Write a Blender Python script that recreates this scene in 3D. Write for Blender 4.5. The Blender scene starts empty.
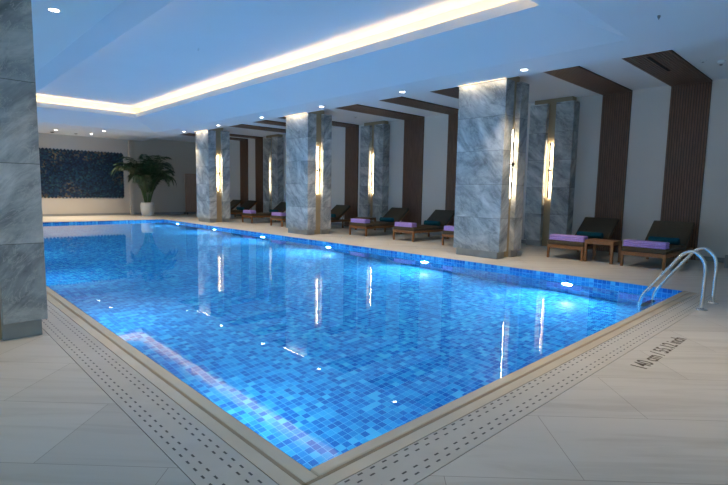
import bpy, bmesh, math, random
from mathutils import Vector, Matrix
random.seed(7)
sc = bpy.context.scene
COL = sc.collection

# ------------------------------------------------------------------ camera
F_PX, YAW, PITCH, ROLL = 483.1, 0.7630, -0.1055, 0.0179
cp, sp, cy, sy = math.cos(PITCH), math.sin(PITCH), math.cos(YAW), math.sin(YAW)
fwd = Vector((sy*cp, cy*cp, sp)); rt = Vector((cy, -sy, 0)); up = rt.cross(fwd)
r2 = math.cos(ROLL)*rt + math.sin(ROLL)*up
u2 = -math.sin(ROLL)*rt + math.cos(ROLL)*up
cam_d = bpy.data.cameras.new('camera'); cam = bpy.data.objects.new('camera', cam_d); COL.objects.link(cam)
M4 = Matrix((r2, u2, -fwd)).transposed().to_4x4(); M4.translation = Vector((0, 0, 1.6))
cam.matrix_world = M4
cam_d.sensor_width = 36; cam_d.lens = F_PX/728*36; cam_d.clip_end = 200
sc.camera = cam

# ------------------------------------------------------------------ world, exposure
w = bpy.data.worlds.new('world'); sc.world = w; w.use_nodes = True
w.node_tree.nodes['Background'].inputs[0].default_value = (0.35, 0.5, 0.8, 1)
w.node_tree.nodes['Background'].inputs[1].default_value = 0.3
vs = sc.view_settings
vs.view_transform = 'Standard'; vs.look = 'None'; vs.gamma = 1; vs.exposure = 0.34
vs.use_curve_mapping = False
cyc = sc.cycles
cyc.max_bounces = 9; cyc.diffuse_bounces = 5; cyc.glossy_bounces = 4; cyc.transmission_bounces = 6
cyc.sample_clamp_indirect = 6; cyc.sample_clamp_direct = 0; cyc.blur_glossy = 0.3
cyc.caustics_refractive = True; cyc.caustics_reflective = True
cyc.use_denoising = True

# light levels
DAY = 1.2            # daylit windows on the left
UW = 118.0           # underwater lamps
COVE = 2.4          # warm led strip in the cove, per metre
DOWN = 340.0          # downlights
SCON = 75.0          # wall lights
WARM = (1.0, 0.66, 0.30)
WARM2 = (1.0, 0.80, 0.54)

# ------------------------------------------------------------------ materials
def new_mat(name):
    m = bpy.data.materials.new(name); m.use_nodes = True
    nt = m.node_tree
    return m, nt, nt.nodes['Principled BSDF']
def N(nt, t, **kw):
    n = nt.nodes.new(t)
    for k, v in kw.items(): setattr(n, k, v)
    return n
def math_(nt, op, a, b=None, c=None):
    n = N(nt, 'ShaderNodeMath', operation=op)
    for i, v in enumerate((a, b, c)):
        if v is None: continue
        if isinstance(v, (int, float)): n.inputs[i].default_value = v
        else: nt.links.new(v, n.inputs[i])
    return n.outputs[0]
def ramp(nt, fac, stops, interp='LINEAR'):
    n = N(nt, 'ShaderNodeValToRGB'); cr = n.color_ramp; cr.interpolation = interp
    while len(cr.elements) < len(stops): cr.elements.new(0.5)
    for e, (p, c) in zip(cr.elements, stops): e.position = p; e.color = (*c, 1)
    nt.links.new(fac, n.inputs[0]); return n.outputs[0]
def mixc(nt, fac, a, b, mode='MIX'):
    n = N(nt, 'ShaderNodeMix', data_type='RGBA', blend_type=mode)
    for s, v in ((n.inputs[0], fac), (n.inputs[6], a), (n.inputs[7], b)):
        if isinstance(v, (int, float)): s.default_value = v
        elif isinstance(v, tuple): s.default_value = (*v, 1)
        else: nt.links.new(v, s)
    return n.outputs[2]
def coords(nt, kind='Object', rot=(0, 0, 0), scale=(1, 1, 1), loc=(0, 0, 0)):
    tc = N(nt, 'ShaderNodeTexCoord'); mp = N(nt, 'ShaderNodeMapping')
    mp.inputs['Rotation'].default_value = rot; mp.inputs['Scale'].default_value = scale; mp.inputs['Location'].default_value = loc
    nt.links.new(tc.outputs[kind], mp.inputs[0]); return mp.outputs[0]
def noise(nt, vec, scale, detail=4, rough=.55, dist=0.0, out='Fac'):
    n = N(nt, 'ShaderNodeTexNoise'); n.inputs['Scale'].default_value = scale; n.inputs['Detail'].default_value = detail
    n.inputs['Roughness'].default_value = rough; n.inputs['Distortion'].default_value = dist
    nt.links.new(vec, n.inputs['Vector']); return n.outputs[out]
def bump(nt, h, bs, strength=.2, dist=.01):
    b = N(nt, 'ShaderNodeBump'); b.inputs['Strength'].default_value = strength; b.inputs['Distance'].default_value = dist
    nt.links.new(h, b.inputs['Height']); nt.links.new(b.outputs[0], bs.inputs['Normal'])
def plain(name, col, rough=.6, metal=0.0, var=.06, scale=6.0, spec=.5):
    m, nt, b = new_mat(name)
    v = coords(nt); f = noise(nt, v, scale, 3)
    lo = tuple(c*(1-var) for c in col); hi = tuple(min(1, c*(1+var)) for c in col)
    nt.links.new(ramp(nt, f, [(.3, lo), (.7, hi)]), b.inputs['Base Color'])
    b.inputs['Roughness'].default_value = rough; b.inputs['Metallic'].default_value = metal
    b.inputs['Specular IOR Level'].default_value = spec
    return m
def emis(name, col, strength):
    m, nt, b = new_mat(name)
    b.inputs['Base Color'].default_value = (*col, 1)
    b.inputs['Emission Color'].default_value = (*col, 1); b.inputs['Emission Strength'].default_value = strength
    return m

def mat_stone():
    m, nt, b = new_mat('grey_veined_stone')
    tc = N(nt, 'ShaderNodeTexCoord'); geo = N(nt, 'ShaderNodeNewGeometry')
    sep = N(nt, 'ShaderNodeSeparateXYZ'); nt.links.new(geo.outputs['Position'], sep.inputs[0])
    row = math_(nt, 'FLOOR', math_(nt, 'DIVIDE', math_(nt, 'SUBTRACT', sep.outputs[2], .18), .82))
    seed = N(nt, 'ShaderNodeCombineXYZ'); nt.links.new(math_(nt, 'MULTIPLY', row, 7.3), seed.inputs[0]); nt.links.new(math_(nt, 'MULTIPLY', row, 3.1), seed.inputs[2])
    add = N(nt, 'ShaderNodeVectorMath', operation='ADD'); nt.links.new(geo.outputs['Position'], add.inputs[0]); nt.links.new(seed.outputs[0], add.inputs[1])
    mp = N(nt, 'ShaderNodeMapping'); mp.inputs['Rotation'].default_value = (math.radians(-38), math.radians(38), 0)
    nt.links.new(add.outputs[0], mp.inputs[0])
    mq = N(nt, 'ShaderNodeMapping'); mq.inputs['Scale'].default_value = (1.0, 1.0, 2.6); nt.links.new(mp.outputs[0], mq.inputs[0]); v = mq.outputs[0]
    big = noise(nt, v, .62, 6, .62, 1.6); fine = noise(nt, v, 2.0, 8, .66, 1.4)
    base = ramp(nt, big, [(.30, (.16, .175, .185)), (.45, (.30, .32, .33)), (.56, (.46, .475, .475)), (.70, (.70, .70, .68))])
    det = ramp(nt, fine, [(.30, (.45, .46, .48)), (.50, (1, 1, 1)), (.72, (1.15, 1.14, 1.12))])
    c = mixc(nt, .8, base, det, 'MULTIPLY')
    vein = math_(nt, 'ABSOLUTE', math_(nt, 'SUBTRACT', noise(nt, v, 1.5, 7, .65, 2.2), .5))
    vm = ramp(nt, vein, [(0, (1, 1, 1)), (.018, (0, 0, 0))])
    c = mixc(nt, math_(nt, 'MULTIPLY', vm, .5), c, (.60, .58, .54))
    rust = ramp(nt, noise(nt, v, .7, 5, .6, .8), [(.60, (0, 0, 0)), (.75, (1, 1, 1))])
    c = mixc(nt, math_(nt, 'MULTIPLY', rust, .35), c, (.38, .30, .20))
    fr = math_(nt, 'FRACT', math_(nt, 'DIVIDE', math_(nt, 'SUBTRACT', sep.outputs[2], .18), .82))
    j = math_(nt, 'LESS_THAN', math_(nt, 'MULTIPLY', math_(nt, 'MINIMUM', fr, math_(nt, 'SUBTRACT', 1.0, fr)), .82), .0035)
    j = math_(nt, 'MULTIPLY', j, math_(nt, 'GREATER_THAN', sep.outputs[2], .5))
    c = mixc(nt, math_(nt, 'MULTIPLY', j, .75), c, (.05, .05, .05))
    nt.links.new(c, b.inputs['Base Color']); b.inputs['Roughness'].default_value = .38
    return m

def mat_floor():
    m, nt, b = new_mat('deck_stone_tiles')
    geo = N(nt, 'ShaderNodeNewGeometry')
    mp = N(nt, 'ShaderNodeVectorRotate', rotation_type='Z_AXIS'); mp.inputs['Angle'].default_value = math.radians(45)
    nt.links.new(geo.outputs['Position'], mp.inputs['Vector'])
    # after +45 deg rotation: x' = (x-y)/sqrt2 = v, y' = (x+y)/sqrt2 = u
    br = N(nt, 'ShaderNodeTexBrick'); br.offset = .5; br.offset_frequency = 2
    sh = N(nt, 'ShaderNodeVectorMath', operation='ADD'); sh.inputs[1].default_value = (OFFV, OFFU, 0)
    nt.links.new(mp.outputs[0], sh.inputs[0]); nt.links.new(sh.outputs[0], br.inputs['Vector'])
    br.inputs['Scale'].default_value = 1; br.inputs['Brick Width'].default_value = 1.58; br.inputs['Row Height'].default_value = .79
    br.inputs['Mortar Size'].default_value = .0022; br.inputs['Mortar Smooth'].default_value = .1
    br.inputs['Color1'].default_value = (.55, .525, .485, 1); br.inputs['Color2'].default_value = (.61, .585, .545, 1); br.inputs['Mortar'].default_value = (.30, .27, .23, 1)
    st = N(nt, 'ShaderNodeMapping'); st.inputs['Scale'].default_value = (.35, 3.0, 1); nt.links.new(mp.outputs[0], st.inputs[0])
    f = noise(nt, st.outputs[0], 1.6, 7, .62, 1.1)
    c = mixc(nt, .75, br.outputs['Color'], ramp(nt, f, [(.25, (.72, .70, .68)), (.5, (1, 1, 1)), (.75, (1.08, 1.08, 1.1))]), 'MULTIPLY')
    nt.links.new(c, b.inputs['Base Color'])
    b.inputs['Roughness'].default_value = .42; b.inputs['Specular IOR Level'].default_value = .35
    return m
OFFV, OFFU = 2.74, -3.39+.79*5

def mat_mosaic():
    m, nt, b = new_mat('blue_pool_mosaic')
    uv = N(nt, 'ShaderNodeUVMap'); uv.uv_map = 'UVMap'
    sc_ = N(nt, 'ShaderNodeVectorMath', operation='SCALE'); sc_.inputs['Scale'].default_value = 1/.078; nt.links.new(uv.outputs[0], sc_.inputs[0])
    fl = N(nt, 'ShaderNodeVectorMath', operation='FLOOR'); nt.links.new(sc_.outputs[0], fl.inputs[0])
    wn = N(nt, 'ShaderNodeTexWhiteNoise', noise_dimensions='3D'); nt.links.new(fl.outputs[0], wn.inputs['Vector'])
    big = noise(nt, fl.outputs[0], .12, 3, .6)
    val = math_(nt, 'ADD', math_(nt, 'MULTIPLY', wn.outputs['Value'], .92), math_(nt, 'MULTIPLY', big, .12))
    c = ramp(nt, val, [(0, (.018, .14, .46)), (.20, (.022, .18, .52)), (.44, (.035, .27, .61)), (.68, (.055, .37, .68)), (.90, (.12, .50, .74))], 'CONSTANT')
    fr = N(nt, 'ShaderNodeVectorMath', operation='FRACTION'); nt.links.new(sc_.outputs[0], fr.inputs[0])
    s = N(nt, 'ShaderNodeSeparateXYZ'); nt.links.new(fr.outputs[0], s.inputs[0])
    def edge(o): return math_(nt, 'MINIMUM', o, math_(nt, 'SUBTRACT', 1.0, o))
    e = math_(nt, 'MINIMUM', edge(s.outputs[0]), edge(s.outputs[1]))
    g = math_(nt, 'LESS_THAN', e, .04)
    c = mixc(nt, g, c, (.17, .50, .76))
    nt.links.new(c, b.inputs['Base Color'])
    b.inputs['Roughness'].default_value = .16; b.inputs['Specular IOR Level'].default_value = .4
    return m

def mat_water():
    m, nt, b = new_mat('pool_water')
    nt.nodes.remove(b)
    g = N(nt, 'ShaderNodeBsdfGlass'); g.inputs['IOR'].default_value = 1.333; g.inputs['Roughness'].default_value = 0
    g.inputs['Color'].default_value = (.93, .985, 1, 1)
    v = coords(nt, scale=(1, 1, 1)); n1 = noise(nt, v, 3.0, 2, .5, .3); n2 = noise(nt, v, .6, 2)
    bp = N(nt, 'ShaderNodeBump'); bp.inputs['Strength'].default_value = .07; bp.inputs['Distance'].default_value = .006
    nt.links.new(math_(nt, 'ADD', n1, n2), bp.inputs['Height']); nt.links.new(bp.outputs[0], g.inputs['Normal'])
    nt.links.new(g.outputs[0], nt.nodes['Material Output'].inputs[0])
    return m

def mat_wood(name, a, c_, rough=.45, sx=(1.5, 18, 18)):
    m, nt, b = new_mat(name)
    v = coords(nt, scale=sx); f = noise(nt, v, 2.2, 5, .6, .4)
    nt.links.new(ramp(nt, f, [(.3, a), (.7, c_)]), b.inputs['Base Color']); b.inputs['Roughness'].default_value = rough
    return m

def mat_art():
    m, nt, b = new_mat('dark_blue_scale_mosaic')
    v = coords(nt)
    vo = N(nt, 'ShaderNodeTexVoronoi'); vo.inputs['Scale'].default_value = 13; nt.links.new(v, vo.inputs['Vector'])
    s = N(nt, 'ShaderNodeSeparateColor'); nt.links.new(vo.outputs['Color'], s.inputs[0])
    c = ramp(nt, s.outputs[0], [(0, (.003, .008, .022)), (.30, (.005, .018, .050)), (.58, (.007, .032, .075)), (.80, (.010, .055, .085)), (.94, (.03, .08, .09))], 'CONSTANT')
    reg = ramp(nt, noise(nt, v, .75, 3, .6), [(.50, (0, 0, 0)), (.68, (1, 1, 1))])
    sel = math_(nt, 'MULTIPLY', math_(nt, 'GREATER_THAN', s.outputs[1], .72), reg)
    c = mixc(nt, sel, c, (.22, .15, .07))
    nt.links.new(c, b.inputs['Base Color']); b.inputs['Roughness'].default_value = .35
    return m

def mat_grate(name, along):
    m, nt, b = new_mat(name)
    geo = N(nt, 'ShaderNodeNewGeometry'); v = geo.outputs['Position']
    f = noise(nt, v, 2.5, 6, .6, 1.0)
    c = ramp(nt, f, [(.3, (.54, .515, .47)), (.7, (.61, .58, .535))])
    tc = N(nt, 'ShaderNodeTexCoord'); s = N(nt, 'ShaderNodeSeparateXYZ'); nt.links.new(tc.outputs['Object'], s.inputs[0])
    A, B = (s.outputs[1], s.outputs[0]) if along == 'y' else (s.outputs[0], s.outputs[1])
    gate = math_(nt, 'LESS_THAN', math_(nt, 'ABSOLUTE', math_(nt, 'SUBTRACT', math_(nt, 'FRACT', math_(nt, 'DIVIDE', A, .79)), .5)), .485)
    tot = None
    for k, bb in enumerate((.062, .115, .225, .275)):
        ph = math_(nt, 'FRACT', math_(nt, 'DIVIDE', math_(nt, 'ADD', A, (k % 2)*.0494), .09875))
        on = math_(nt, 'MULTIPLY', math_(nt, 'LESS_THAN', math_(nt, 'ABSOLUTE', math_(nt, 'SUBTRACT', ph, .5)), .19),
                   math_(nt, 'LESS_THAN', math_(nt, 'ABSOLUTE', math_(nt, 'SUBTRACT', B, bb)), .0065))
        tot = on if tot is None else math_(nt, 'ADD', tot, on)
    c = mixc(nt, math_(nt, 'MULTIPLY', tot, .95), c, (.035, .032, .03))
    nt.links.new(c, b.inputs['Base Color']); b.inputs['Roughness'].default_value = .42
    return m

MAT = dict(
 stone=mat_stone(), floor=mat_floor(), mosaic=mat_mosaic(), water=mat_water(), art=mat_art(), grate_y=mat_grate('drain_cover_stone_long', 'y'), grate_x=mat_grate('drain_cover_stone_short', 'x'),
 slot=plain('dark_slot', (.035, .032, .03), .8), plinth=plain('grey_plinth_stone', (.30, .31, .31), .4, var=.15, scale=3),
 coping=plain('cream_coping_stone', (.66, .58, .46), .2, var=.06, scale=2),
 joint=plain('brown_sealant', (.34, .26, .18), .7),
 paint=plain('white_ceiling_paint', (.80, .81, .82), .8, var=.015, scale=.5),
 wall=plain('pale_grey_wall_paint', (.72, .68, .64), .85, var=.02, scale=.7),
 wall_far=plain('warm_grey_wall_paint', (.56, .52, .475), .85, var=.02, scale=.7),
 base=plain('grey_skirting', (.28, .28, .28), .6),
 tan=plain('bronze_groove_lining', (.35, .265, .16), .5, metal=0.0, var=.1, scale=2),
 slat=mat_wood('walnut_slat', (.13, .068, .044), (.22, .115, .075), .5, (14, 14, 1.2)),
 slatback=plain('black_felt_backing', (.012, .010, .009), .9),
 teak=mat_wood('teak', (.17, .07, .025), (.29, .13, .045), .42),
 cushion=plain('dark_taupe_fabric', (.085, .068, .050), .9, var=.12, scale=30, spec=.2),
 purple=plain('purple_towelling', (.44, .31, .74), .95, var=.12, scale=40, spec=.1),
 teal=plain('teal_fabric', (.005, .085, .125), .9, var=.15, scale=35, spec=.2),
 steel=plain('polished_steel', (.74, .75, .76), .22, metal=1.0, var=.03),
 black=plain('black_metal', (.012, .010, .009), .4, metal=.3),
 pot=plain('white_ceramic', (.62, .63, .63), .45, var=.03),
 soil=plain('potting_soil', (.03, .02, .012), .95, var=.4, scale=40),
 leaf=plain('palm_leaf', (.012, .042, .014), .5, var=.45, scale=5),
 stem=plain('palm_stem', (.05, .10, .03), .6, var=.3, scale=8),
 pinkwood=mat_wood('light_brown_wood', (.34, .22, .17), (.46, .31, .24), .5, (14, 14, 1.2)),
 ink=plain('dark_stencil_paint', (.085, .065, .05), .7),
 white=plain('white_plastic', (.75, .75, .74), .5),
 led=emis('sconce_diffuser_glow', (1.0, .86, .64), SCON),
 down=emis('downlight_lens_glow', (1.0, .95, .88), 14.0),
 pool=emis('pool_lamp_glow', (.70, .90, 1.0), 9.0),
 covel=emis('cove_led_glow', WARM, 4.0),
 win=emis('daylit_frosted_window', (.60, .86, 1.0), DAY),
)

# ------------------------------------------------------------------ mesh helpers
class MB:
    def __init__(s): s.bm = bmesh.new()
    def quad(s, pts):
        return s.bm.faces.new([s.bm.verts.new(p) for p in pts])
    def box(s, x0, x1, y0, y1, z0, z1, bev=0, seg=2, mat=None):
        r = bmesh.ops.create_cube(s.bm, size=1)
        vs_ = r['verts']
        for v in vs_:
            v.co = Vector(((x0+x1)/2+v.co.x*(x1-x0), (y0+y1)/2+v.co.y*(y1-y0), (z0+z1)/2+v.co.z*(z1-z0)))
        if bev:
            es = {e for v in vs_ for e in v.link_edges}
            r2_ = bmesh.ops.bevel(s.bm, geom=list(es), offset=bev, segments=seg, profile=.5, affect='EDGES')
            vs_ = list({v for f in r2_['faces'] for v in f.verts} | {v for v in vs_ if v.is_valid})
        if mat is not None:
            for v in vs_: v.co = mat @ v.co
        return vs_
    def tube(s, pts, r, n=12, cap=True):
        pts = [Vector(p) for p in pts]; rings = []
        t0 = (pts[1]-pts[0]).normalized(); ref = Vector((0, 0, 1)) if abs(t0.z) < .9 else Vector((1, 0, 0))
        nrm = (ref - t0*ref.dot(t0)).normalized()
        for i, p in enumerate(pts):
            t = ((pts[min(i+1, len(pts)-1)]-pts[max(i-1, 0)])).normalized()
            nrm = (nrm - t*nrm.dot(t)).normalized(); bn = t.cross(nrm)
            rr = r[i] if isinstance(r, (list, tuple)) else r
            rings.append([s.bm.verts.new(p + rr*(math.cos(a)*nrm + math.sin(a)*bn)) for a in [2*math.pi*k/n for k in range(n)]])
        for a, b in zip(rings, rings[1:]):
            for k in range(n):
                f = s.bm.faces.new((a[k], a[(k+1) % n], b[(k+1) % n], b[k])); f.smooth = True
        if cap:
            s.bm.faces.new(list(reversed(rings[0]))); s.bm.faces.new(rings[-1])
    def lathe(s, prof, c=(0, 0, 0), n=28, axis='z', cap=True):
        rings = []
        for (r, z) in prof:
            ring = []
            for k in range(n):
                a = 2*math.pi*k/n
                p = (r*math.cos(a), r*math.sin(a), z) if axis == 'z' else (z, r*math.cos(a), r*math.sin(a))
                ring.append(s.bm.verts.new(Vector(c)+Vector(p)))
            rings.append(ring)
        for a, b in zip(rings, rings[1:]):
            for k in range(n):
                f = s.bm.faces.new((a[k], a[(k+1) % n], b[(k+1) % n], b[k])); f.smooth = True
        if cap: s.bm.faces.new(list(reversed(rings[0]))); s.bm.faces.new(rings[-1])
    def build(s, name, mat, parent=None, loc=None, smooth=False, flat=False):
        bm = s.bm
        if flat: bm.normal_update()
        else: bmesh.ops.recalc_face_normals(bm, faces=bm.faces)
        uvl = bm.loops.layers.uv.new('UVMap')
        for f in bm.faces:
            n = f.normal
            ax = max(range(3), key=lambda i: abs(n[i]))
            for l in f.loops:
                c = l.vert.co
                l[uvl].uv = (c.y, c.z) if ax == 0 else ((c.x, c.z) if ax == 1 else (c.x, c.y))
            if smooth: f.smooth = True
        me = bpy.data.meshes.new(name); bm.to_mesh(me); bm.free()
        me.materials.append(mat)
        o = bpy.data.objects.new(name, me); COL.objects.link(o)
        if parent: o.parent = parent
        if loc: o.location = loc
        return o
def tag(o, label=None, cat=None, group=None, kind=None):
    if label: o['label'] = label
    if cat: o['category'] = cat
    if group: o['group'] = group
    if kind: o['kind'] = kind
    return o
def thing(name, label, cat, loc=(0, 0, 0), group=None, rz=0):
    o = bpy.data.objects.new(name, None); COL.objects.link(o); o.location = loc; o.rotation_euler = (0, 0, rz)
    o.empty_display_size = .1
    return tag(o, label, cat, group)
def copy_tree(o, parent=None):
    c = o.copy(); COL.objects.link(c); c.parent = parent
    for ch in [x for x in bpy.data.objects if x.parent == o]: copy_tree(ch, c)
    return c
def light(name, kind, energy, col, loc, rot=(0, 0, 0), parent=None, **kw):
    d = bpy.data.lights.new(name, kind); d.energy = energy; d.color = col
    for k, v in kw.items(): setattr(d, k, v)
    o = bpy.data.objects.new(name, d); COL.objects.link(o); o.location = loc; o.rotation_euler = rot
    if parent: o.parent = parent
    return o

# ------------------------------------------------------------------ structure
PX0, PX1, PY0, PY1 = 1.60, 9.60, 2.10, 24.85
Q = .006
WZ, BZ = -.085, -1.435
XL, XR, YN, YF = -4.0, 14.65, -3.0, 29.8
BX0, BY0 = 1.06, 1.60      # outer edge of the drain strip (left / near side)
m = MB()
def fl(x0, x1, y0, y1, z=0):
    m.box(x0, x1, y0, y1, -.3, z)
fl(XL, BX0, YN, YF); fl(PX1, XR, YN, YF)
fl(BX0, PX1, YN, BY0); fl(BX0, PX1, PY1, YF)
tag(m.build('floor', MAT['floor']), kind='structure')
m = MB()   # basin
bx0, bx1, by0, by1 = PX0+Q, PX1-Q, PY0+Q, PY1-Q
m.quad([(bx0, by0, BZ), (bx1, by0, BZ), (bx1, by1, BZ), (bx0, by1, BZ)])
m.quad([(bx1, by0, BZ), (bx1, by0, -.001), (bx1, by1, -.001), (bx1, by1, BZ)])
m.quad([(bx0, by1, BZ), (bx1, by1, BZ), (bx1, by1, -.001), (bx0, by1, -.001)])
m.quad([(bx0, by0, BZ), (bx0, by1, BZ), (bx0, by1, -.001), (bx0, by0, -.001)])
m.quad([(bx0, by0, BZ), (bx0, by0, -.001), (bx1, by0, -.001), (bx1, by0, BZ)])
basin = tag(m.build('pool_basin', MAT['mosaic'], flat=True), kind='structure')
m = MB(); m.quad([(PX0, PY0, WZ), (PX1, PY0, WZ), (PX1, PY1, WZ), (PX0, PY1, WZ)])
wat = m.build('pool_water', MAT['water'], flat=True); wat['kind'] = 'stuff'
tag(wat, 'still clear blue water filling the tiled swimming pool', 'water')

# coping, joint and drain covers on the left and the near side
m = MB()
m.box(PX0-.20, PX0-.105, PY0-.20, PY1, -.3, 0); m.box(PX0-.105, PX1, PY0-.20, PY0-.105, -.3, 0)
m.box(PX0-.095, PX0+.005, PY0-.095, PY1, -.3, .008, .018, 3); m.box(PX0+.006, PX1, PY0-.095, PY0+.005, -.3, .008, .018, 3)
tag(m.build('pool_coping', MAT['coping']), kind='structure')
m = MB(); m.box(PX0-.112, PX0-.088, PY0-.11, PY1, -.3, .002); m.box(PX0-.11, PX1, PY0-.112, PY0-.088, -.3, .002)
tag(m.build('trim_1', MAT['joint']), kind='structure')
def drain(name, label, x0, x1, y0, y1, along):
    t = thing(name, label, 'drain', (x0, y0, 0))
    L = (y1-y0) if along == 'y' else (x1-x0); W = (x1-x0) if along == 'y' else (y1-y0)
    def bx(mm, a0, a1, b0, b1, z0, z1):   # a along, b across (0 = outer)
        if along == 'y': mm.box(b0, b1, a0, a1, z0, z1)
        else: mm.box(a0, a1, b0, b1, z0, z1)
    c = MB(); bx(c, 0, L, .005, W-.006, -.05, 0); c.build('cover', MAT['grate_'+along], t)
    g = MB(); bx(g, 0, L, 0, W, -.08, -.004); g.build('gap', MAT['slot'], t)
drain('drain_channel', 'slotted stone drain strip along the left edge of the pool', BX0, PX0-.20, BY0, PY1, 'y')
drain('drain_channel', 'slotted stone drain strip along the near short edge of the pool', PX0-.20, PX1, BY0, PY0-.20, 'x')
# corner filler of floor right of the near drain is part of the floor box

# walls
ZT = 5.4
def wall(name, x0, x1, y0, y1, z0=0, z1=4.48, mat='wall'):
    mm = MB(); mm.box(x0, x1, y0, y1, z0, z1); return tag(mm.build(name, MAT[mat]), kind='structure')
wall('wall_right', XR, XR+.2, YN, YF+.2)
wall('wall_right_near', 13.62, XR, YN, 2.2)
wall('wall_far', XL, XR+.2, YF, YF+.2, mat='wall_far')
mm = MB()
mm.box(XL, -3.6, YN-.2, YN, 0, 4.4); mm.box(-1.2, XR, YN-.2, YN, 0, 4.48); mm.box(-3.6, -1.2, YN-.2, YN, 0, .1); mm.box(-3.6, -1.2, YN-.2, YN, 2.1, 4.4)
tag(mm.build('wall_near', MAT['wall']), kind='structure')
fr = MB()
for (p, q, r, s) in ((-3.6, -1.2, .1, .18), (-3.6, -1.2, 2.02, 2.1), (-3.6, -3.52, .18, 2.02), (-1.28, -1.2, .18, 2.02), (-2.43, -2.37, .18, 2.02)): fr.box(p, q, YN-.14, YN-.04, r, s)
o = tag(fr.build('window_7', MAT['base']), kind='structure')
g = MB(); g.quad([(-3.52, YN-.11, .18), (-1.28, YN-.11, .18), (-1.28, YN-.11, 2.02), (-3.52, YN-.11, 2.02)])
g.build('pane', MAT['win'], o)
mm = MB()
wins = [(-1.9, 1.1), (2.1, 5.1), (8.5, 11.5), (12.6, 15.6), (16.7, 19.7), (20.8, 23.8)]
yy = YN
for a, b in wins:
    mm.box(XL-.2, XL, yy, a, 0, 4.4); mm.box(XL-.2, XL, a, b, 0, .1); mm.box(XL-.2, XL, a, b, 3.1, 4.4); yy = b
mm.box(XL-.2, XL, yy, YF, 0, 4.4)
tag(mm.build('wall_left', MAT['wall']), kind='structure')
for i, (a, b) in enumerate(wins):
    fr = MB()
    for (p, q, r, s) in ((a, b, .1, .18), (a, b, 3.02, 3.1), (a, a+.08, .18, 3.02), (b-.08, b, .18, 3.02), ((a+b)/2-.03, (a+b)/2+.03, .18, 3.02)):
        fr.box(XL-.14, XL-.04, p, q, r, s)
    o = tag(fr.build('window_%d' % (i+1), MAT['base']), kind='structure')
    g = MB(); g.quad([(XL-.11, a+.08, .18), (XL-.11, b-.08, .18), (XL-.11, b-.08, 3.02), (XL-.11, a+.08, 3.02)])
    g.build('pane', MAT['win'], o)
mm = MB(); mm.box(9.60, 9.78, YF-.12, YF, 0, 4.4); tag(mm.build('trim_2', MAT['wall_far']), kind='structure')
for nm, b in dict(baseboard_far=(XL, XR, YF-.02, YF), baseboard_right=(XR-.02, XR, 2.2, YF), baseboard_near=(13.54, 13.62, YN, 2.22)).items():
    mm = MB(); mm.box(*b, 0, .12 if nm != 'baseboard_near' else .3); tag(mm.build(nm, MAT['base']), kind='structure')

# ceiling: lounge ceiling, soffit ring, sloped sides, lip, cove, upper ceiling
SX0, SX1, SY0, SY1, SZ = 2.51, 9.25, 3.13, 24.75, 4.29
LX0, LX1, LY0, LY1, LZ, LT = 3.38, 7.60, 3.97, 22.52, 4.62, 4.80
BM = 10.42; CZ = 4.48; UZ = 5.08
m = MB()
def hq(x0, x1, y0, y1, z): m.quad([(x0, y0, z), (x1, y0, z), (x1, y1, z), (x0, y1, z)])
def ring(ax0, ax1, ay0, ay1, az, bx0, bx1, by0, by1, bz):
    A = [(ax0, ay0, az), (ax1, ay0, az), (ax1, ay1, az), (ax0, ay1, az)]; B = [(bx0, by0, bz), (bx1, by0, bz), (bx1, by1, bz), (bx0, by1, bz)]
    for i in range(4): j = (i+1) % 4; m.quad([A[i], A[j], B[j], B[i]])
hq(BM, XR, YN, YF, CZ)
m.quad([(BM, YN, SZ), (BM, YF, SZ), (BM, YF, CZ), (BM, YN, CZ)])
ring(XL, BM, YN, YF, SZ, SX0, SX1, SY0, SY1, SZ)
ring(SX0, SX1, SY0, SY1, SZ, LX0, LX1, LY0, LY1, LZ)
ring(LX0, LX1, LY0, LY1, LZ, LX0, LX1, LY0, LY1, LT)
K = .26
ring(LX0, LX1, LY0, LY1, LT, LX0-.03, LX1+.03, LY0-.03, LY1+.03, LT)
ring(LX0-.03, LX1+.03, LY0-.03, LY1+.03, LT, LX0-.03, LX1+.03, LY0-.03, LY1+.03, LT-.08)
ring(LX0-.03, LX1+.03, LY0-.03, LY1+.03, LT-.08, LX0-K, LX1+K, LY0-K, LY1+K, LT-.08)
ring(LX0-K, LX1+K, LY0-K, LY1+K, LT-.08, LX0-K, LX1+K, LY0-K, LY1+K, UZ)
hq(LX0-K, LX1+K, LY0-K, LY1+K, UZ)
tag(m.build('ceiling', MAT['paint']), kind='structure')
# led tapes on the cove shelf
for nm, (x0, x1, y0, y1) in dict(a=(LX1+.08, LX1+.12, LY0, LY1), b=(LX0-.12, LX0-.08, LY0, LY1), c=(LX0, LX1, LY1+.08, LY1+.12), d=(LX0, LX1, LY0-.12, LY0-.08)).items():
    lab = dict(a='warm light tape hidden in the ceiling cove on the pillar side', b='warm light tape hidden in the ceiling cove on the window side',
               c='warm light tape hidden in the ceiling cove at the far end', d='warm light tape hidden in the ceiling cove at the near end')[nm]
    mm = MB(); mm.box(x0, x1, y0, y1, LT-.078, LT-.064)
    o = mm.build('led_tape', MAT['covel']); tag(o, lab, 'light strip', 'light tapes in the ceiling cove')
    L = max(x1-x0, y1-y0); lng_y = (y1-y0) > (x1-x0)
    light('cove_glow', 'AREA', COVE*L, WARM, ((x0+x1)/2, (y0+y1)/2, LT-.06), (math.pi, 0, 0), None, shape='RECTANGLE', size=(.04 if lng_y else L), size_y=(L if lng_y else .04))

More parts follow.
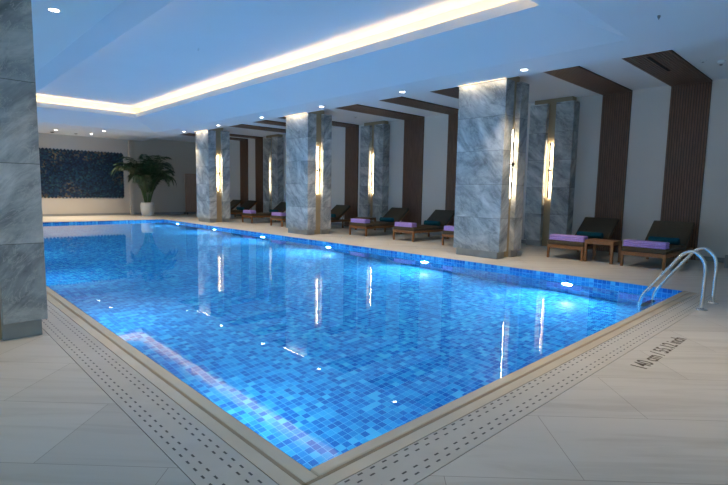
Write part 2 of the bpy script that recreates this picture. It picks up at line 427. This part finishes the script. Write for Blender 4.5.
# ------------------------------------------------------------------ pillars
def pillar(x0, yc, mirror, label, flip=False):
    t = thing('stone_pillar', label, 'pillar', (x0, yc, 0))
    W = .67; D = 1.08
    c = MB(); c.box(.25, D-.25, -W+.13, W-.13, 0, CZ if not flip else SZ); c.build('groove_core', MAT['tan'], t)
    tp = SZ-.0 if not flip else SZ
    for k, (a, b) in enumerate(((0, .37), (.69, D))):
        top = tp if (k == 0 or flip) else 4.33
        if flip: top = SZ
        s = MB(); s.box(a, b, -W, W, .18, top, .004, 1); s.build('stone_cladding', MAT['stone'], t)
        p = MB(); p.box(a+.045 if a == 0 else a+.0, b if a == 0 else b-.045, -W+.07, W-.07, 0, .18); p.build('plinth', MAT['plinth'], t)
    if not flip:
        m1 = MB(); m1.box(-.065, -.055, -W, W, SZ-.004, SZ-.001); m1.build('led_strip', MAT['covel'], t)
        light('pillar_wash', 'AREA', 3.0, WARM2, (-.10, 0, SZ-.012), (0, math.radians(-18), 0), t, shape='RECTANGLE', size=.02, size_y=1.3)
    return t
pillar(BM, 6.83, 0, 'nearest of the row of pale blue grey stone pillars on the lounger side')
pillar(BM, 14.50, 0, 'middle of the row of pale blue grey stone pillars on the lounger side')
pillar(BM, 22.10, 0, 'farthest of the row of pale blue grey stone pillars on the lounger side')
pillar(-.02, 6.67, 0, 'large grey stone pillar on the left of the pool, nearest the camera', flip=True)
def wall_pillar(yc, label):
    t = thing('wall_pilaster', label, 'pilaster', (XR, yc, 0))
    W = .68
    c = MB(); c.box(-.25, -.0, -W+.12, W-.06, 0, CZ); c.build('groove_core', MAT['tan'], t)
    for a, b in ((-W, -.14), (.14, W)):
        s = MB(); s.box(-.40, -.02 if a < 0 else -.02, a, b, .18, 4.33, .004, 1); s.build('stone_cladding', MAT['stone'], t)
        p = MB(); p.box(-.34, -.02, a+.05 if a < 0 else a, b if a < 0 else b-.05, 0, .18); p.build('plinth', MAT['plinth'], t)
wall_pillar(6.88, 'grey stone pilaster on the lounge wall behind the nearest pillar')
wall_pillar(14.56, 'grey stone pilaster on the lounge wall beside the middle pillar')
wall_pillar(22.2, 'grey stone pilaster on the lounge wall beside the farthest pillar')

# ------------------------------------------------------------------ vertical wall lights
def sconce(loc, rz, label):      # local -Y faces out of the groove, back plate at y = 0
    t = thing('wall_light', label, 'wall light', loc, 'tall lit wall lights set in the stone grooves', rz)
    H2 = .84
    m1 = MB(); m1.box(-.03, .03, -.010, 0, -.10, .10, .003, 1); m1.build('mounting_plate', MAT['black'], t)
    m1 = MB(); m1.box(-.022, .022, -.085, -.060, -H2, H2, .003, 1); m1.build('front_bar', MAT['black'], t)
    m1 = MB(); m1.box(-.019, .019, -.0595, -.052, -H2+.01, H2-.01); m1.build('led_strip', MAT['led'], t)
    m1 = MB(); m1.tube([(0, -.105, 0), (0, -.008, 0)], .040, 16); m1.build('knob', MAT['black'], t)
    return t
SZC = 2.33
sconce((BM+.54, 6.83-.54, SZC), 0, 'lit vertical wall light on the nearest lounger side pillar')
sconce((BM+.54, 14.5-.54, SZC), 0, 'lit vertical wall light on the middle lounger side pillar')
sconce((BM+.54, 22.1-.54, SZC), 0, 'lit vertical wall light on the farthest lounger side pillar')
sconce((.52, 6.67-.54, SZC), 0, 'lit vertical wall light on the left foreground pillar')
for y, l in ((6.88, 'behind the nearest pillar'), (14.56, 'beside the middle pillar'), (22.2, 'beside the farthest pillar')):
    sconce((XR-.25, y, SZC), -math.pi/2, 'lit vertical wall light on the pilaster ' + l)

# ------------------------------------------------------------------ walnut slat strips on wall and ceiling
strips = [(2.99, 3.87, 'behind the lounger nearest the ladder'), (4.80, 5.57, 'beside the nearest pilaster'), (8.10, 8.93, 'just beyond the nearest pillar'),
          (10.12, 10.95, 'above the middle lounger of the second bay'), (12.1, 13.1, 'next before the middle pilaster'), (15.77, 16.62, 'first beyond the middle pilaster'),
          (17.7, 18.5, 'second beyond the middle pilaster'), (19.65, 20.6, 'last before the farthest pilaster'), (23.55, 24.3, 'first beyond the farthest pilaster'), (25.15, 26.02, 'nearest the far wall')]
for a, b, l in strips:
    t = thing('slat_panel', 'walnut slat strip, ' + l, 'wall panel', (XR, (a+b)/2, 0), 'walnut slat strips along the lounge wall')
    W = (b-a)/2; n = round((b-a)/.058); p = (b-a)/n
    s = MB(); s.box(-.018, 0, -W, W, .0, CZ); 
    o1 = s.build('wall_backing', MAT['slatback'], t)
    s = MB()
    for k in range(n): s.box(-.045, -.017, -W+k*p+.008, -W+(k+1)*p-.008, .0, CZ-.045)
    s.build('wall_slats', MAT['slat'], t)
    s = MB(); s.box(BM-XR, 0, -W, W, CZ-.018, CZ); s.build('ceiling_backing', MAT['slatback'], t)
    s = MB()
    for k in range(n): s.box(BM-XR+.005, -.017, -W+k*p+.008, -W+(k+1)*p-.008, CZ-.045, CZ-.017)
    if a < 3.5:
        s.build('ceiling_slats', MAT['slat'], t)
        s = MB(); s.box(-3.4, -1.9, -.02, .04, CZ-.05, CZ-.044); s.build('air_slot', MAT['slatback'], t)
    else: s.build('ceiling_slats', MAT['slat'], t)

# ------------------------------------------------------------------ ceiling fixtures
def downlight(x, y, label, e=1.0, z=SZ, col=WARM2, spot=1.75):
    t = thing('downlight', label, 'ceiling light', (x, y, z), 'round recessed downlights')
    m1 = MB(); m1.lathe([(.071, -.0005), (.071, -.004), (.085, -.006), (.09, -.0005)], cap=False); m1.build('trim_ring', MAT['white'], t)
    m1 = MB(); m1.lathe([(.070, -.004), (.070, -.001)]); m1.build('lens', MAT['down'], t)
    light('downlight_beam', 'SPOT', DOWN*e, col, (0, 0, -.03), (0, 0, 0), t, spot_size=spot, spot_blend=1.0, shadow_soft_size=.05)
for i, (y, l) in enumerate(((5.48, 'nearest the ladder'), (9.03, 'second from the ladder'), (12.52, 'third from the ladder'), (16.1, 'fourth from the ladder'), (19.55, 'fifth from the ladder'), (23.04, 'nearest the far wall'))):
    downlight(9.97, y, 'round downlight over the lounger side pool edge, ' + l)
for x, y, l in ((1.87, 8.95, 'round downlight over the left pool edge, in view at the top left'), (1.87, 5.4, 'round downlight over the left pool edge beside the foreground pillar'),
                (1.87, 13.0, 'round downlight over the left pool edge, third from the near end'), (1.87, 17.0, 'round downlight over the left pool edge, fourth from the near end')):
    downlight(x, y, l, .6, spot=1.25)
for x, y, l in ((7.28, 28.1, 'left of the two round downlights by the blue mosaic'), (7.31, 26.06, 'right of the two round downlights by the blue mosaic'), (4.2, 27.6, 'round downlight before the left end of the far wall'), (5.6, 27.6, 'round downlight before the middle of the blue mosaic')):
    downlight(x, y, l, 1.0)
for x, y, l in ((3.0, 1.75, 'round downlight over the near deck, left one'), (5.9, 1.75, 'round downlight over the near deck, right one')):
    downlight(x, y, l, .3 if x < 4 else .95, spot=1.4)
def sensor(x, y, z, label, r=.05, mat='white', h=.03):
    t = thing('ceiling_sensor', label, 'ceiling sensor', (x, y, z))
    m1 = MB(); m1.lathe([(r, 0), (r, -h*.5), (r*.6, -h)]); m1.build('housing', MAT[mat], t)
    m1 = MB(); m1.lathe([(r*.35, -h), (r*.3, -h*1.4)]); m1.build('probe', MAT['base'], t)
sensor(12.45, 2.74, CZ, 'small white ceiling sensor beside the slatted ceiling strip', .06)
sensor(12.72, 2.47, CZ, 'larger white smoke detector at the right edge of the lounge ceiling', .08, h=.07)
sensor(8.36, 2.45, SZ, 'small dark sprinkler head on the ceiling above the ladder', .022, 'base', .04)
sensor(5.68, 28.8, SZ, 'small black ceiling speaker in front of the blue mosaic', .09, 'black')
sensor(6.68, 28.53, SZ, 'small grey ceiling sensor in front of the blue mosaic', .08, 'base')
sensor(13.0, 14.2, CZ, 'small ceiling sensor over the loungers by the middle pillar', .06)
sensor(5.6, 12.0, UZ, 'tiny sprinkler head in the middle of the raised blue ceiling', .03)

# ------------------------------------------------------------------ underwater lamps
def pool_lamp(x, y, z, s, label, e=1.0):
    t = thing('pool_light', label, 'pool light', (x, y, z), 'underwater lamps')
    m1 = MB(); m1.lathe([(.115, 0), (.115, -.02*s), (.083, -.028*s), (.083, 0)], axis='x', cap=False); m1.build('rim', MAT['steel'], t)
    m1 = MB(); m1.lathe([(.082, -.010*s), (.078, -.026*s), (.04, -.034*s)], axis='x'); m1.build('lens', MAT['pool'], t)
    light('pool_light_beam', 'AREA', UW*e, (.44, .88, 1.0), (-.05*s, 0, 0), (0, math.radians(90)*s, 0), t, shape='DISK', size=.2)
for y, l in ((4.08, 'nearest the ladder'), (7.75, 'second from the ladder'), (11.6, 'third from the ladder'), (15.4, 'fourth from the ladder'), (19.2, 'fifth from the ladder'), (23.0, 'nearest the far end')):
    pool_lamp(PX1, y, -.60, 1, 'glowing underwater lamp in the lounger side pool wall, ' + l)
for y, l in ((4.08, 'nearest the near corner'), (7.75, 'second from the near corner'), (11.6, 'third from the near corner'), (15.4, 'fourth from the near corner'), (19.2, 'fifth from the near corner'), (23.0, 'nearest the far end')):
    pool_lamp(PX0, y, -.60, -1, 'glowing underwater lamp in the left pool wall, ' + l, .3)

# ------------------------------------------------------------------ loungers
def make_lounger():
    t = thing('sun_lounger', 'x', 'sun lounger', (0, 0, 0), 'wooden sun loungers in front of the lounge wall')
    W = .455     # local x from the foot (0) to the wall, y across
    f = MB()
    f.box(0, .05, -W, W, .26, .345, .006); f.box(2.25, 2.3, -W, W, .26, .345, .006)
    for s in (-1, 1): f.box(.02, 2.28, s*W-(.045 if s > 0 else 0), s*W+(.045 if s < 0 else 0), .27, .345, .006)
    k = .12
    while k < 1.62: f.box(k, k+.06, -W+.04, W-.04, .315, .335); k += .10
    f.build('frame', MAT['teak'], t)
    for x in (.0, 1.86):
        for s in (-1, 1):
            l = MB(); l.box(x, x+.06, s*W-(.055 if s > 0 else 0), s*W+(.055 if s < 0 else 0), 0, .27, .006); l.build('leg', MAT['teak'], t)
    c = MB(); c.box(.0, 1.68, -W+.0, W-.0, .347, .455, .03, 3); c.build('seat_mattress', MAT['cushion'], t, smooth=True)
    ang = math.atan2(.50, .66)
    R = Matrix.Translation((1.64, 0, .40)) @ Matrix.Rotation(-ang, 4, 'Y')
    c = MB(); c.box(.0, .86, -W, W, .0, .095, .03, 3, R); c.build('back_mattress', MAT['cushion'], t, smooth=True)
    c = MB()
    for s in (-1, 1): c.box(0, .86, s*(W-.05)-.02, s*(W-.05)+.02, -.045, -.004, .004, 1, R)
    for k in range(7): c.box(.06+k*.12, .12+k*.12, -W+.05, W-.05, -.022, -.004, 0, 1, R)
    c.build('back_frame', MAT['teak'], t)
    c = MB()
    for s in (-1, 1): c.tube([(2.08, s*.33, .72), (1.93, s*.33, .31)], .013, 8)
    c.build('back_support', MAT['teak'], t)
    return t
proto = make_lounger()
LX = 11.90
loungers = [(3.44, 'nearest the pool ladder, right of the near side table'),
            (5.20, 'left of the near side table, by the nearest pilaster'),
            (8.55, 'half hidden by the nearest pillar on its far side'),
            (10.6, 'in the middle of the second bay, fully in view'),
            (12.8, 'just right of the middle pilaster'),
            (16.2, 'behind the middle pillar, only its back showing'),
            (18.1, 'next to the middle pillar in the third bay'),
            (20.6, 'leftmost with a purple towel showing'),
            (23.9, 'just beyond the farthest pillar, its teal roll showing right'),
            (25.6, 'farthest of all, half hidden by the farthest pillar')]
for i, (y, l) in enumerate(loungers):
    o = proto if i == 0 else copy_tree(proto)
    o.location = (LX, y, 0); o['label'] = 'dark cushioned wooden sun lounger ' + l
def towel(y, label, hw=.38, dy=.05):
    m1 = MB()
    for k in range(3):
        m1.box(.0+.004*k, .29-.006*k, -hw, hw, .0+k*.047, .049+k*.047, .022, 4)
    o = m1.build('folded_towel', MAT['purple'], None, (LX+.035, y+dy, .456), smooth=True)
    tag(o, label, 'towel', 'folded purple towels at the foot of the loungers')
for y, l in ((3.44, 'on the lounger nearest the ladder'), (5.20, 'on the lounger left of the near side table'), (8.55, 'half hidden by the nearest pillar'),
             (10.6, 'on the middle lounger of the second bay'), (12.8, 'on the lounger just right of the middle pilaster'), (18.1, 'touching the left edge of the middle pillar'), (20.6, 'leftmost of all in view')):
    towel(y, 'folded purple towel ' + l, *((.435, 0) if y < 6 else ()))
def roll(y, label):
    m1 = MB()
    m1.tube([(0, -.33, 0), (0, -.325, 0), (0, -.31, 0), (0, .31, 0), (0, .325, 0), (0, .33, 0)], [.045, .068, .080, .080, .068, .045], 20)
    o = m1.build('rolled_towel', MAT['teal'], None, (LX+1.52, y, .537))
    tag(o, label, 'towel', 'rolled teal towels on the loungers')
for y, l in ((3.44, 'on the lounger nearest the ladder'), (5.20, 'on the lounger left of the near side table'), (10.6, 'on the middle lounger of the second bay'),
             (12.8, 'on the lounger just right of the middle pilaster'), (16.2, 'just right of the middle pillar'), (20.6, 'just left of the middle pillar'),
             (23.9, 'second to the right of the farthest pillar'), (25.6, 'touching the right edge of the farthest pillar')):
    roll(y, 'rolled teal towel ' + l)
def side_table(x, y, label):
    t = thing('side_table', label, 'side table', (x, y, 0))
    m1 = MB()
    for k in range(6): m1.box(-.29+k*.0975, -.29+k*.0975+.0925, -.33, .33, .50, .53, .004, 1)
    m1.build('table_top', MAT['teak'], t)
    m1 = MB()
    for s in (-1, 1):
        m1.box(s*.27-.015, s*.27+.015, -.27, .27, .44, .499); m1.box(-.235, .235, s*.305-.015, s*.305+.015, .44, .499)
    m1.build('apron', MAT['teak'], t)
    for a in (-1, 1):
        for b in (-1, 1):
            m1 = MB(); m1.box(a*.265-.03, a*.265+.03, b*.30-.03, b*.30+.03, 0, .499, .008, 2); m1.build('leg', MAT['teak'], t)
side_table(12.23, 4.41, 'square wooden side table between the two near loungers')
side_table(13.88, 14.45, 'square wooden side table at the foot of the middle pilaster')

# ------------------------------------------------------------------ ladder
t = thing('pool_ladder', 'polished steel pool ladder rails at the near right corner of the pool', 'ladder', (8.19, 1.55, 0))
def catmull(P, n=8):
    P = [Vector(p) for p in P]; Q = [P[0]*2-P[1]] + P + [P[-1]*2-P[-2]]; out = []
    for i in range(1, len(Q)-2):
        a, b, c, d = Q[i-1:i+3]
        for k in range(n):
            u = k/n
            out.append(.5*((2*b)+(c-a)*u+(2*a-5*b+4*c-d)*u*u+(3*b-a-3*c+d)*u**3))
    out.append(P[-1]); return out
for dx in (0, .69):
    m1 = MB()
    m1.tube(catmull([(dx, 0, 0), (dx, 0, .3), (dx, .0, .58), (dx, .045, .73), (dx, .16, .82), (dx, .29, .77), (dx, .40, .62), (dx, .68, .22), (dx, .77, .08), (dx, .81, -.06), (dx, .815, -.3), (dx, .80, -1.1)]), .025, 14)
    m1.build('handrail', MAT['steel'], t)
    m1 = MB(); m1.lathe([(.075, 0), (.075, .006), (.035, .016)], (dx, 0, 0)); m1.build('base_flange', MAT['steel'], t)
for z in (-.14, -.42, -.70):
    m1 = MB(); m1.box(.02, .67, .74, .84, z-.015, z+.015, .006, 1); m1.build('step', MAT['black' if z == -.14 else 'steel'], t)

# ------------------------------------------------------------------ depth mark
cu = bpy.data.curves.new('depth_text', 'FONT'); cu.body = '140 cm / 55.12 inch'; cu.size = .205; cu.extrude = .001
cu.offset = .001
tmp = bpy.data.objects.new('tmp', cu); COL.objects.link(tmp)
bpy.context.view_layer.update()
me = bpy.data.meshes.new_from_object(tmp.evaluated_get(bpy.context.evaluated_depsgraph_get()))
bpy.data.objects.remove(tmp)
xs = [v.co.x for v in me.vertices]; k = 1.41/(max(xs)-min(xs))
for v in me.vertices: v.co.x = (v.co.x-min(xs))*k
me.materials.append(MAT['ink'])
o = bpy.data.objects.new('depth_marking', me); COL.objects.link(o); o.location = (4.93, 1.315, .0005)
tag(o, 'dark painted pool depth marking on the deck by the near pool edge', 'floor marking')

# ------------------------------------------------------------------ far wall mosaic with toothed edges
m = MB()
x0, x1, z0, z1 = 3.2, 9.27, 1.02, 3.48
d = .08; pts = []
nx = int((x1-x0)/(2*d)); nz = int((z1-z0)/(2*d))
for k in range(nx): pts += [(x0+(x1-x0)*k/nx, z0), (x0+(x1-x0)*(k+.5)/nx, z0-d)]
for k in range(nz): pts += [(x1, z0+(z1-z0)*k/nz), (x1+d*.6, z0+(z1-z0)*(k+.5)/nz)]
for k in range(nx): pts += [(x1-(x1-x0)*k/nx, z1), (x1-(x1-x0)*(k+.5)/nx, z1+d)]
for k in range(nz): pts += [(x0, z1-(z1-z0)*k/nz), (x0-d*.6, z1-(z1-z0)*(k+.5)/nz)]
fa = [m.bm.verts.new((p[0], YF-.03, p[1])) for p in pts]; f0 = m.bm.faces.new(fa)
ex = bmesh.ops.extrude_face_region(m.bm, geom=[f0])
for v in [g for g in ex['geom'] if isinstance(g, bmesh.types.BMVert)]: v.co.y = YF
o = m.build('wall_mosaic', MAT['art'])
tag(o, 'dark blue tile mosaic with gold flecks and toothed edges on the far wall', 'wall art')

# ------------------------------------------------------------------ potted palm
def palm(x, y):
    t = thing('potted_palm', 'bushy green palm in a white pot at the far end of the pool', 'potted plant', (x, y, 0))
    m1 = MB(); m1.lathe([(.26, 0), (.30, .02), (.36, .30), (.37, .55), (.33, .76), (.29, .76), (.29, .70)], n=32); m1.build('pot', MAT['pot'], t)
    m1 = MB(); m1.lathe([(.285, .69), (.285, .705)], n=24); m1.build('soil', MAT['soil'], t)
    rnd = random.Random(5)
    N_ = 36
    for i in range(N_):
        az = i*2.399+rnd.uniform(-.2, .2)
        inner = i/N_
        L = 2.1+rnd.uniform(0, 1.0)+.4*(1-inner); el = math.radians(rnd.uniform(66, 78) + 12*(1-inner))
        bx, by = .13*math.cos(az), .13*math.sin(az); pts = []
        p = Vector((bx, by, .70)); n = 16; e = el
        droop = rnd.uniform(1.3, 2.6)
        for k in range(n+1):
            pts.append(p.copy()); p = p + L*1.15/n*Vector((math.cos(e)*math.cos(az)*.78, math.cos(e)*math.sin(az)*(.45 if math.sin(az) > 0 else .78), math.sin(e)))
            e -= droop*(k/n)**1.3*.18+.01
        m1 = MB(); m1.tube(pts, [.016*(1-.8*k/n)+.002 for k in range(n+1)], 6)
        st = m1.build('frond', MAT['stem'], t)
        lf = MB()
        for k in range(6, n*3+1):
            u = k/(n*3); 
            if u < .24: continue
            q = u*n; i0 = min(int(q), n-1); a = pts[i0].lerp(pts[i0+1], q-i0); d_ = (pts[i0+1]-pts[i0]).normalized()
            side = d_.cross(Vector((0, 0, 1))); 
            if side.length < .05: side = Vector((-math.sin(az), math.cos(az), 0))
            side.normalize(); upv = side.cross(d_)
            ll = .46*math.sin(math.pi*min(1, (u-.22)/.80)**.7)+.08
            for s in (-1, 1):
                dr = (side*s*.9 + d_*.65 + upv*.22 + Vector((0, 0, -rnd.uniform(.0, .35)))).normalized()
                wd = d_*.03
                mid = a+dr*ll*.5+Vector((0, 0, .015)); tip = a+dr*ll+Vector((0, 0, -.10*ll/.4-rnd.uniform(0, .06)))
                v = [lf.bm.verts.new(c) for c in (a-wd*.4, a+wd*.4, mid+wd, tip, mid-wd)]
                lf.bm.faces.new((v[0], v[1], v[2], v[4])); lf.bm.faces.new((v[4], v[2], v[3]))
        lf.build('leaflets', MAT['leaf'], st)
palm(10.02, 28.2)

# ------------------------------------------------------------------ wooden screen on castors beside the far pillar
t = thing('wooden_screen', 'tall light brown slatted wooden screen standing left of the farthest pillar', 'screen', (13.0, 28.9, 0))
m1 = MB()
m1.box(-.5, .6, -.03, .03, .16, .22, .004, 1); m1.box(-.5, .6, -.03, .03, 2.42, 2.48, .004, 1)
m1.box(-.5, -.43, -.035, .035, .12, 2.48, .004, 1); m1.box(.53, .6, -.035, .035, .12, 2.48, .004, 1)
m1.build('frame', MAT['pinkwood'], t)
m1 = MB()
for k in range(16): m1.box(-.43+k*.06+.006, -.43+(k+1)*.06-.006, -.012, .012, .22, 2.42)
m1.build('slats', MAT['pinkwood'], t)
for x in (-.46, .56):
    m1 = MB(); m1.box(x-.05, x+.05, -.22, .22, .07, .12, .01, 2); m1.build('foot', MAT['black'], t)
    for s in (-1, 1):
        m1 = MB(); m1.lathe([(.035, -.015), (.035, .015)], (x, s*.18, .035), axis='x', n=16); m1.build('castor', MAT['black'], t)
